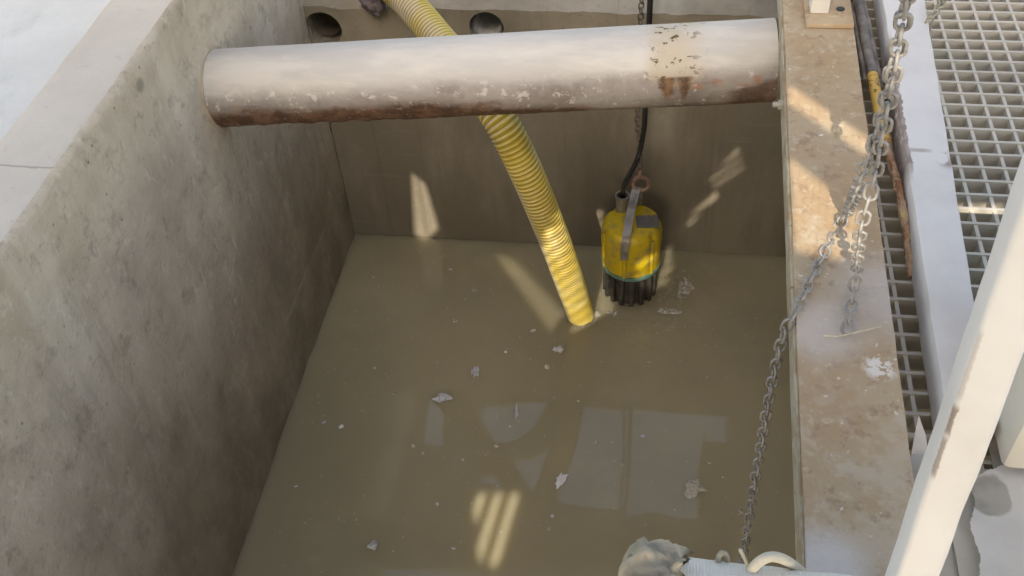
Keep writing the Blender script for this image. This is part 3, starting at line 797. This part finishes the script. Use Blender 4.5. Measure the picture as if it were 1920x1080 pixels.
# fill as a fine grid clipped to the outline so the sheet can wrinkle
minx, maxx = min(p.x for p in pts), max(p.x for p in pts); miny, maxy = min(p.y for p in pts), max(p.y for p in pts)
def inside(x, y):
    c = False; j = len(pts) - 1
    for i in range(len(pts)):
        a, b = pts[i], pts[j]
        if (a.y > y) != (b.y > y) and x < (b.x - a.x) * (y - a.y) / (b.y - a.y) + a.x: c = not c
        j = i
    return c
NG = 110; gv = {}
def gp(i, j):
    if (i, j) not in gv:
        x = minx + (maxx - minx) * i / NG; y = miny + (maxy - miny) * j / NG
        x += fbm((x, y, 1), 40, 2) * .003; y += fbm((x, y, 6), 40, 2) * .003
        z = .014 + abs(fbm((x, y, 2), 6, 2)) * .005 + fbm((x, y, 3), 22, 2) * .0008
        gv[(i, j)] = bm.verts.new((x, y, z))
    return gv[(i, j)]
for i in range(NG):
    for j in range(NG):
        x = minx + (maxx - minx) * (i + .5) / NG; y = miny + (maxy - miny) * (j + .5) / NG
        if inside(x + fbm((x, y, 8), 25, 2) * .006, y + fbm((x, y, 4), 25, 2) * .006): bm.faces.new((gp(i, j), gp(i + 1, j), gp(i + 1, j + 1), gp(i, j + 1)))
bmesh.ops.solidify(bm, geom=bm.faces[:], thickness=.003)
sm = NT('white_sheet', .6, .3)
spq = onz(1852, 930, .015)
dn = sm.n('ShaderNodeVectorMath'); dn.operation = 'DISTANCE'; sm.put(dn.inputs[0], sm.pos); dn.inputs[1].default_value = spq
dd_ = sm.math('ADD', dn.outputs['Value'], sm.math('MULTIPLY', sm.math('SUBTRACT', sm.noise(22, 4, .5), .5), .035))
bs_ = sm.mix(sm.rng(sm.noise(7, 6, .6), .45, .7), (.86, .85, .825), (.78, .765, .73))
sm.color(sm.mix(sm.rng(dd_, .027, .033, 1, 0), bs_, sm.mix(sm.rng(sm.noise(14, 6), .4, .62), (.64, .62, .57), (.50, .475, .43)))); sm.bump(sm.noise(40, 6), .15, .003)
setp(obj('plastic_sheet', bm, sm.m, angle=180), 'crumpled white sheet with a grey torn patch at the foot of the near post', 'sheet')
db = onz(1900, 884, .026)
cbn = empty('steel_cabinet', Vector((db.x + .2, db.y + .12, 0)), 'off white steel cabinet standing behind the near white railing post', 'cabinet')
M_cab = simple('offwhite_steel', (.66, .64, .58), (.60, .58, .52), 5, .45, .05)
bm = BM(); box(bm, (.466, db.y, .026), (1.1, db.y + .25, .27), None, .012); obj('body', bm, M_cab, cbn)
bm = BM(); box(bm, (.50, db.y + .03, .0), (1.08, db.y + .23, .025)); obj('plinth', bm, simple('plinth_grey', (.2, .19, .17)), cbn, smooth=False)

# ------------------------------------------------------------------ draped chains
link_heavy = link_mesh('link', .0210, .0043, .0152, M_chain)
link_silt = link_mesh('link', .0210, .0043, .0152, M_dusty)
P0 = atd(1700, -25, .95)
topA = Vector((hr0.x * .5 + pp.x * .5 + .0, 1.0, 1.11))
edge = onz(1486, 592, BZ); 
A1 = [atd(1705, -30, 1.015), atd(1697, 10, 1.04), atd(1680, 95, 1.10), atd(1662, 180, 1.16), atd(1644, 250, 1.225), atd(1612, 345, 1.31), onz(1585, 405, BZ + .017), onz(1545, 475, BZ + .010), onz(1512, 540, BZ + .010), edge + Vector((.004, .0, .009)), edge + Vector((-.010, -.012, -.03))]
drop = edge + Vector((-.012, -.014, -.03))
A1 += [drop + Vector((-.001, -.004, -.15)), drop + Vector((.002, -.008, -.35)), drop + Vector((.006, -.012, -.55)), drop + Vector((.010, -.014, -.72))]
pathA = catmull(A1, 16)
ca = empty('hanging_chain', Vector((edge.x, edge.y, edge.z - .75)), 'long grey chain lying across the rusty channel and hanging over the pit edge', 'chain')
lay_chain(ca, link_heavy, pathA, .0210, .35, .2, Vector((-.2, -.7, .7)), 100)
run_up(ca, link_heavy, pathA[0], topA)
B1 = [atd(1706, -30, 1.00), atd(1699, 10, 1.022), atd(1684, 95, 1.085), atd(1669, 180, 1.145), atd(1655, 252, 1.20), atd(1637, 345, 1.28), atd(1614, 430, 1.335), onz(1604, 525, BZ + .03), onz(1592, 600, BZ + .012), onz(1586, 640, BZ + .007)]
pathB = catmull(B1, 16)
cbr = empty('hanging_chain', onz(1586, 640, BZ), 'shorter grey chain ending loose on the rusty channel with a round last link', 'chain')
lay_chain(cbr, link_heavy, pathB, .0210, .0, .12, Vector((-.2, -.7, .7)), 99)
run_up(cbr, link_heavy, pathB[0], topA + Vector((0, .02, 0)))
C1 = [atd(1790, -70, 1.62), onz(1772, -12, .085), onz(1758, 18, .078), onz(1741, 40, .070), onz(1738, 66, .020), onz(1744, 92, .008)]
ccr = empty('hanging_chain', onz(1745, 60, .01), 'short dusty piece of chain lying over the far end of the toe board', 'chain')
lay_chain(ccr, link_silt, catmull(C1, 14), .0210, .4, .4, Vector((0, -1, .3)), 40)
# straw on the channel by the last link
bm = BM(); tube(bm, catmull([onz(1544, 629, BZ + .004), onz(1570, 630, BZ + .008), onz(1600, 624, BZ + .012), onz(1652, 612, BZ + .006)], 8), .0011, 6)
setp(obj('straw', bm, simple('pale_straw', (.62, .56, .42), None, 50)), 'thin pale straw across the rusty channel by the loose chain end', 'straw')

# ------------------------------------------------------------------ white lagged hose at the bottom edge
L0, L1 = onz(1240, 1126, .112), onz(1660, 1176, .112)
wh = empty('lagged_hose', Vector((L1.x, L1.y, .06)), 'white braided hose end wrapped in torn pale cloth, jutting over the pit', 'hose')
mw = NT('white_braid', .7, .3)
wv = mw.n('ShaderNodeTexWave'); wv.inputs['Scale'].default_value = 90; mw.put(wv.inputs['Vector'], mw.pos); wv.inputs['Distortion'].default_value = 1.5
mw.color(mw.mix(mw.rng(mw.noise(9, 7, .65), .42, .68), (.74, .72, .67), (.60, .57, .50))); mw.bump(mw.math('ADD', mw.math('MULTIPLY', wv.outputs['Fac'], .6), mw.noise(70, 6)), .35, .003)
bm = BM(); pth = resample([L0, L1 + (L1 - L0) * .4], .01)
tube(bm, pth, lambda i, a: .050 + fbm((i * .15, a, 0), 1.5) * .0015, 48); obj('hose_body', bm, mw.m, wh)
bm = BM(); dirx = (L1 - L0).normalized()
pth = [L0 + dirx * s for s in (-.050, -.046, -.040, -.032, -.024, -.014, -.005, .003, .010, .016, .022)]
def wrapr(i, a):
    q = (math.cos(a) * 1.2, math.sin(a) * 1.2, i * .12)
    base = (.030, .043, .052, .058, .062, .064, .065, .065, .064, .062, .060)[i]
    return base - .002 + fbm(q, 2.2, 4) * .008 + .004 - abs(fbm((math.cos(a) * 3, math.sin(a) * 3, i * .10), 2.2, 4)) * .024
rg = tube(bm, pth, wrapr, 80, False)
for k in range(80):
    for j, ring in enumerate(rg[-3:]): ring[k].co += dirx * (fbm((k * .35, 0, 0), 1, 3) * .018 * (j + 1) / 3) + Vector((0, 0, fbm((k * .3, 5, 0), 1, 2) * .006))
bm.faces.new(rg[0][::-1])
bmesh.ops.solidify(bm, geom=bm.faces[:], thickness=.002)
mw = NT('torn_pale_cloth', .8, .2)
mw.color(mw.mix(mw.rng(mw.noise(12, 7, .65), .4, .65), (.82, .74, .59), (.68, .62, .48))); mw.bump(mw.noise(50, 7, .65), .4, .004)
obj('torn_wrap', bm, mw.m, wh, angle=180)
RZ = .155
bm = BM(); tube(bm, catmull([onz(1396, 1092, .135), onz(1405, 1074, .15), onz(1424, 1053, .17), onz(1447, 1044, .175), onz(1474, 1051, .16), onz(1500, 1070, .12), onz(1525, 1094, .075), onz(1540, 1120, .068)], 10), .0058, 14)
rp_ = setp(obj('rope_loop', bm, simple('cream_rope', (.62, .59, .50), (.52, .48, .38), 60, .8, .3)), 'stiff cream rope loop arching from the white hose to the channel', 'rope')
M_wire = simple('pale_wire', (.46, .43, .34), (.34, .31, .24), 50, .7)
bm = BM(); tube(bm, catmull([onz(1400, 1085, .15), onz(1403, 1064, .155), onz(1396, 1047, .165), onz(1387, 1029, .175)], 8), .0022, 8)
setp(obj('twig', bm, M_wire), 'straight pale twig sticking up beside the rope loop', 'twig')
bm = BM(); tube(bm, catmull([onz(1348, 1066, .14), onz(1347, 1046, .15), onz(1354, 1037, .155), onz(1362, 1042, .15), onz(1364, 1056, .14), onz(1372, 1062, .135)], 8), .0032, 8)
setp(obj('wire_hook', bm, M_wire), 'small bent pale wire end standing on the white hose', 'wire')

# dark purple rag by the hose at the top
bm = BM(); rc_ = ony(703, 6, YB - .005)
bmesh.ops.create_icosphere(bm, subdivisions=4, radius=1)
for v in bm.verts:
    d = 1 + fbm(v.co, 1.6, 4) * .45
    v.co = Vector((v.co.x * .036 * d, v.co.y * .022 * d, v.co.z * .030 * d)) + rc_
setp(obj('rag', bm, simple('purple_cloth', (.15, .125, .14), (.24, .21, .22), 22, .9, .5, .1)), 'crumpled dark purple rag tucked at the ledge edge beside the yellow hose', 'rag')

# ------------------------------------------------------------------ floating debris and scum
def film(name, c, c2, lo, hi, top):
    m = NT(name, .6, .3); m.color(m.mix(m.rng(m.noise(60, 6, .65), .35, .65), c, c2))
    m.put(m.b.inputs['Alpha'], m.rng(m.noise(95, 5, .7), lo, hi, 0, top)); m.bump(m.noise(150, 4), .3, .003); return m.m
M_fl = film('grey_scum', (.74, .77, .80), (.58, .59, .58), .26, .50, .9)
M_fl2 = film('brown_scum', (.72, .67, .55), (.60, .55, .44), .26, .52, .85)
M_fl3 = film('pale_scum', (.86, .88, .90), (.74, .75, .75), .15, .35, 1)
M_foam_sheen = film('foam_sheen_film', (.86, .84, .78), (.74, .72, .65), .36, .66, .7)  # foam; beside the pump its pale colour also paints the ripple sheen
def flake(px, w, h, mat, rot=0, name='floating_flake', thick=.004):
    c = onz(px[0], px[1], WZ); sc = 1 / FPX * (c - CAMP).length * .96; n = 22
    bm = BM(); seed = px[0] * .013
    out = [(math.cos(2 * PI * k / n) * w / 2 * sc * (1 + .75 * fbm((math.cos(2 * PI * k / n), math.sin(2 * PI * k / n), seed), 1.4, 4)), math.sin(2 * PI * k / n) * h / 2 * sc * 1.45 * (1 + .75 * fbm((math.cos(2 * PI * k / n), math.sin(2 * PI * k / n), seed + 9), 1.4, 4))) for k in range(n)]
    cr, sr = math.cos(rot), math.sin(rot); ce = bm.verts.new((c.x, c.y, WZ + thick)); rim = []; low = []
    for x, y in out:
        rim.append(bm.verts.new((c.x + (x * cr - y * sr) * .72, c.y + (x * sr + y * cr) * .72, WZ + thick * R.uniform(.5, 1))))
        low.append(bm.verts.new((c.x + x * cr - y * sr, c.y + x * sr + y * cr, WZ + .0006)))
    for k in range(n):
        bm.faces.new((ce, rim[k], rim[(k + 1) % n])); bm.faces.new((rim[k], low[k], low[(k + 1) % n], rim[(k + 1) % n]))
    bm.faces.new(low[::-1])
    return obj(name, bm, mat, smooth=True)
G = 'flakes floating on the water'
named = [((1052, 900), 17, 26, M_fl3, 'whitest elongated flake, floating alone in the grey reflection'),
 ((1047, 655), 21, 13, M_fl, 'grey ragged flake afloat just below the foot of the yellow hose'),
 ((891, 697), 16, 20, M_fl, 'dark grey flake floating well left below the yellow hose'),
 ((830, 746), 34, 14, M_fl, 'widest bluish grey scum patch, spread above a pale reflection'),
 ((968, 772), 8, 28, M_fl, 'thin upright grey scum streak inside the left reflection'),
 ((1302, 916), 34, 26, M_fl2, 'largest brownish curled scum patch, to the left of the hanging chain'),
 ((1025, 688), 11, 12, M_fl2, 'small round brown flake just under the grey ragged flake'),
 ((700, 1023), 18, 14, M_fl, 'grey flake nearest the foot of the left wall')]
named += [((1284, 541), 30, 34, M_foam_sheen, 'pale foam with painted ripple sheen just right of the pump, the larger of the two there'),
 ((1255, 583), 52, 12, M_foam_sheen, 'narrow pale foam with painted ripple sheen, stretched out below and right of the pump'),
 ((1117, 588), 22, 12, M_foam_sheen, 'small pale foam film against the foot of the yellow hose'),
 ((1150, 588), 26, 12, M_foam_sheen, 'small pale film between the hose foot and pump')]
for px, w, h, m_, lab in named: setp(flake(px, w, h, m_, R.uniform(-.4, .4)), lab, 'flake', G)
small = [(1216, 681), (956, 800), (1357, 895), (853, 602), (1205, 818), (1167, 871), (555, 912), (607, 792), (850, 1028), (930, 836), (1118, 829), (727, 706), (775, 836), (868, 862), (740, 738), (1036, 968), (1029, 992), (1084, 752), (948, 660), (1390, 960), (1265, 955), (640, 800), (820, 945), (700, 520), (845, 505), (702, 690), (1000, 620), (890, 545), (793, 850), (1330, 868)]
for (u, v) in small:
    s = R.uniform(4, 9)
    setp(flake((u, v), s, s * R.uniform(.6, 1.2), R.choice([M_fl, M_fl2, M_fl2, M_fl3]), R.random() * 3, 'floating_speck', .003), 'tiny loose speck of scum floating on the brown water', 'speck', 'specks of scum on the water')
bm = BM()
for k in range(1100):
    x = R.uniform(-1.0, .9); y = R.uniform(.9, 2.45); s = R.uniform(.0012, .0032)
    if fbm((x, y, 0), 3.5, 3) < R.uniform(-.5, .45): continue
    n = 5; a0 = R.random() * 6
    bm.faces.new([bm.verts.new((x + s * math.cos(a0 + 2 * PI * i / n), y + s * math.sin(a0 + 2 * PI * i / n) * R.uniform(.6, 1.3), WZ + .0015)) for i in range(n)])
pf = onz(1275, 545, WZ)
for k in range(420):                                             # froth churned up round pump and hose
    a = R.uniform(-1.1, .75); d = R.choice((.125, .155, .19)) + R.gauss(0, .006) + .02 * math.sin(a * 5)
    x, y = pc.x + d * math.cos(a), pc.y + d * math.sin(a) - .01; s = R.uniform(.0008, .0024)
    if R.random() < .35: b_ = R.uniform(0, 6.28); x, y = hb.x + .052 * math.cos(b_) + R.gauss(0, .004), hb.y + .052 * math.sin(b_) + R.gauss(0, .004)
    bm.faces.new([bm.verts.new((x + s * math.cos(2 * PI * i / 6), y + s * math.sin(2 * PI * i / 6), WZ + .0018)) for i in range(6)])
setp(obj('scum', bm, simple('fine_scum', (.55, .53, .46), (.42, .40, .33), 50), smooth=False, origin=(0, 1.6, WZ)), 'fine scum and froth scattered over the brown water', 'scum', kind='stuff')

# ------------------------------------------------------------------ unseen sheets added to shape the sun patches and water reflections
HC = 2.4
def cast(p): q = Vector(p) - SUN * ((HC - p[2]) / -SUN.z) * -1 if False else Vector(p) + (-SUN) * ((HC - p[2]) / (-SUN.z)); return (q.x, q.y)
def hole(pts): return [cast(p) for p in pts]  # slots traced back along the sun from the wanted light patches
dk = lambda l, z=BZ: [onz(u, v, z) for u, v in l]
holes = []
hosep = [atd(1012, 462, 2.72), atd(1060, 384, 2.66), atd(1092, 450, 2.78), atd(1135, 590, 3.06), atd(1066, 625, 3.12)]
striped = [(hole(dk([(1478, 158), (1632, 262), (1632, 296), (1479, 194)])), .11, .98, .012, .0035),
 (hole(dk([(1481, 297), (1598, 388), (1612, 398), (1606, 490), (1490, 470)])), .11, .98, .012, .0035),
 (hole(dk([(1795, 385), (1890, 385), (1890, 540), (1822, 540)], 0)), .11, .98, .03, .004),
 (hole([ony(772, 325, YB), ony(797, 345, YB), ony(822, 428, YB), ony(800, 448, YB), ony(778, 440, YB)]), .11, .98, .06, .004),
 (hole([onz(930, 478, WZ), onz(962, 486, WZ), onz(1062, 590, WZ), onz(1030, 618, WZ)]), .70, .71, .020, .0085),
 (hole(hosep), .70, .71, .030, .0105),
 (hole([atd(1186, 535, 3.02), atd(1186, 500, 2.96), atd(1235, 462, 2.94), atd(1246, 520, 3.0), atd(1215, 560, 3.06)]), .70, .71, .03, .013),
 (hole([onz(886, 925, WZ), onz(984, 925, WZ), onz(950, 1060, WZ), onz(900, 1060, WZ)]), 0.12, .98, .044, .024),
 (hole([ony(1326, 332, YB), ony(1385, 278, YB), ony(1398, 325, YB), ony(1340, 352, YB)]), .70, .71, .026, .015),
 (hole([ony(1285, 412, YB), ony(1345, 358, YB), ony(1345, 372, YB), ony(1290, 424, YB)]), .70, .71, .05, .010)]
M_blocker = simple('grey_blocker_sheet', (.20, .20, .19), (.15, .15, .14), 3)
blocker = empty('sun_blocker', Vector((-.5, -2.2, .06)), 'added unseen grey sheet on posts, slotted to shape the sun patches in the pit', 'sun blocker')  # added to block the sun, slotted to leave the chosen light patches
bm = BM()
RX0, RX1, RY0, RY1 = -3.8, 2.0, -4.7, .12
ro = [(RX0, RY0), (RX1, RY0), (RX1, RY1), (RX0, RY1)]
loops = [ro] + holes + [s[0] for s in striped]
def inpoly(x, y, l):
    c = False; j = len(l) - 1
    for i in range(len(l)):
        a, b = l[i], l[j]
        if (a[1] > y) != (b[1] > y) and x < (b[0] - a[0]) * (y - a[1]) / (b[1] - a[1]) + a[0]: c = not c
        j = i
    return c
vv = []; ee = []
for l in loops:
    o_ = len(vv); vv += [Vector(p) for p in l]; ee += [(o_ + k, o_ + (k + 1) % len(l)) for k in range(len(l))]
cv, _, cf, *_ = delaunay_2d_cdt(vv, ee, [], 0, 1e-6)
tv = [bm.verts.new((p.x, p.y, HC)) for p in cv]
for f in cf:
    mx = sum(cv[i].x for i in f) / len(f); my = sum(cv[i].y for i in f) / len(f)
    if inpoly(mx, my, ro) and not any(inpoly(mx, my, l) for l in loops[1:]): bm.faces.new([tv[i] for i in f])
bmesh.ops.solidify(bm, geom=bm.faces[:], thickness=-.010)
obj('blocker_sheet', bm, M_blocker, blocker, smooth=False)
for poly, bx_, by_, pit, wd in striped:
    cx = sum(p[0] for p in poly) / len(poly); cy = sum(p[1] for p in poly) / len(poly)
    d = Vector((bx_, by_, 0)).normalized(); nrm = Vector((-d.y, d.x, 0)); bm = BM()
    ext = max(math.hypot(p[0] - cx, p[1] - cy) for p in poly) + .03
    k = -int(ext / pit) - 1
    while k * pit < ext:
        o2 = Vector((cx, cy, 0)) + nrm * k * pit; ts = []
        for i in range(len(poly)):
            a_, b_ = Vector((*poly[i - 1], 0)), Vector((*poly[i], 0))
            sa, sb = (a_ - o2).dot(nrm), (b_ - o2).dot(nrm)
            if (sa > 0) != (sb > 0): ts.append((a_.lerp(b_, sa / (sa - sb)) - o2).dot(d))
        if len(ts) >= 2:
            mt = Matrix.Translation(Vector((o2.x, o2.y, HC - .008))) @ Matrix.Rotation(math.atan2(d.y, d.x), 4, 'Z')
            box(bm, (min(ts) - .012, -wd / 2, -.004), (max(ts) + .012, wd / 2, .004), mt)
        k += 1
    obj('sun_patch_bars', bm, M_blocker, blocker, smooth=False)  # bars added across the slots to stripe and dim the sun patches
for x, y in ((RX0 + .05, RY0 + .05), (RX1 - .05, RY0 + .05), (RX1 - .05, RY1 - .05), (RX0 + .05, RY1 - .05)):
    bm = BM(); box(bm, (x - .04, y - .04, .06), (x + .04, y + .04, HC - .001)); obj('post', bm, M_blocker, blocker, smooth=False)  # posts of the added unseen sheet
# added unseen platform; openings cut so the water mirrors pale rectangles
PZ = 3.0
def mir(u, v):
    q = onz(u, v, WZ); r = q - CAMP; r.z = -r.z; p = q + r * ((PZ - WZ) / r.z); return (p.x, p.y)
op = [[mir(*p) for p in ((1082, 757), (1372, 768), (1372, 972), (1180, 968), (875, 905), (960, 868), (1020, 840))],
      [mir(*p) for p in ((905, 752), (1022, 748), (1010, 790), (958, 828), (890, 828))],
      [mir(*p) for p in ((806, 742), (842, 744), (828, 838), (788, 838))]]
e_ = [mir(728, 1012), mir(1168, 1022)]
refl_blocker = empty('reflection_blocker', Vector((0, 5, .06)), 'added unseen dark plate above the far side, its openings shaped for the water reflections', 'reflection blocker')
bm = BM()
prism(bm, [(-4, e_[0][1] - .9), (e_[0][0], e_[0][1] - .9), e_[0], e_[1], (2.6, e_[1][1]), (2.6, 7.2), (-4, 7.2)], op, lambda x, y, d: Vector((x, y, d)), PZ, PZ + .05)
obj('blocker_plate', bm, simple('dark_blocker_plate', (.10, .09, .08)), refl_blocker, smooth=False)
for x, y in ((-3.9, 7.0), (2.5, 7.0), (2.5, 4.6), (-3.9, 4.6)):
    bm = BM(); box(bm, (x - .05, y - .05, .06), (x + .05, y + .05, PZ - .001)); obj('column', bm, M_blocker, refl_blocker, smooth=False)

# ------------------------------------------------------------------ light
w = bpy.data.worlds.new('World'); scn.world = w; w.use_nodes = True
nt = w.node_tree; bg = nt.nodes['Background']
sky = nt.nodes.new('ShaderNodeTexSky'); sky.sky_type = 'NISHITA'; sky.sun_disc = False
el = math.asin(-SUN.z); sky.sun_elevation = el
sky.sun_rotation = math.atan2(-SUN.x, -SUN.y)
sky.dust_density = 3.0; sky.air_density = 1.0
nt.links.new(sky.outputs[0], bg.inputs[0]); bg.inputs[1].default_value = .15
sl = bpy.data.lights.new('sun', 'SUN'); sl.energy = 2.0; sl.angle = math.radians(.28); sl.color = (1, .985, .955)
so = bpy.data.objects.new('sun', sl); COL.objects.link(so); so.rotation_euler = SUN.to_track_quat('-Z', 'Y').to_euler(); so.location = (2, -3, 6)
scn.view_settings.view_transform = 'Standard'; scn.view_settings.look = 'None'; scn.view_settings.gamma = 1
scn.view_settings.exposure = 1.63
scn.view_settings.use_white_balance = True; scn.view_settings.white_balance_temperature = 8350; scn.view_settings.white_balance_tint = 10
scn.cycles.use_denoising = True
scn.cycles.max_bounces = 8; scn.cycles.diffuse_bounces = 5
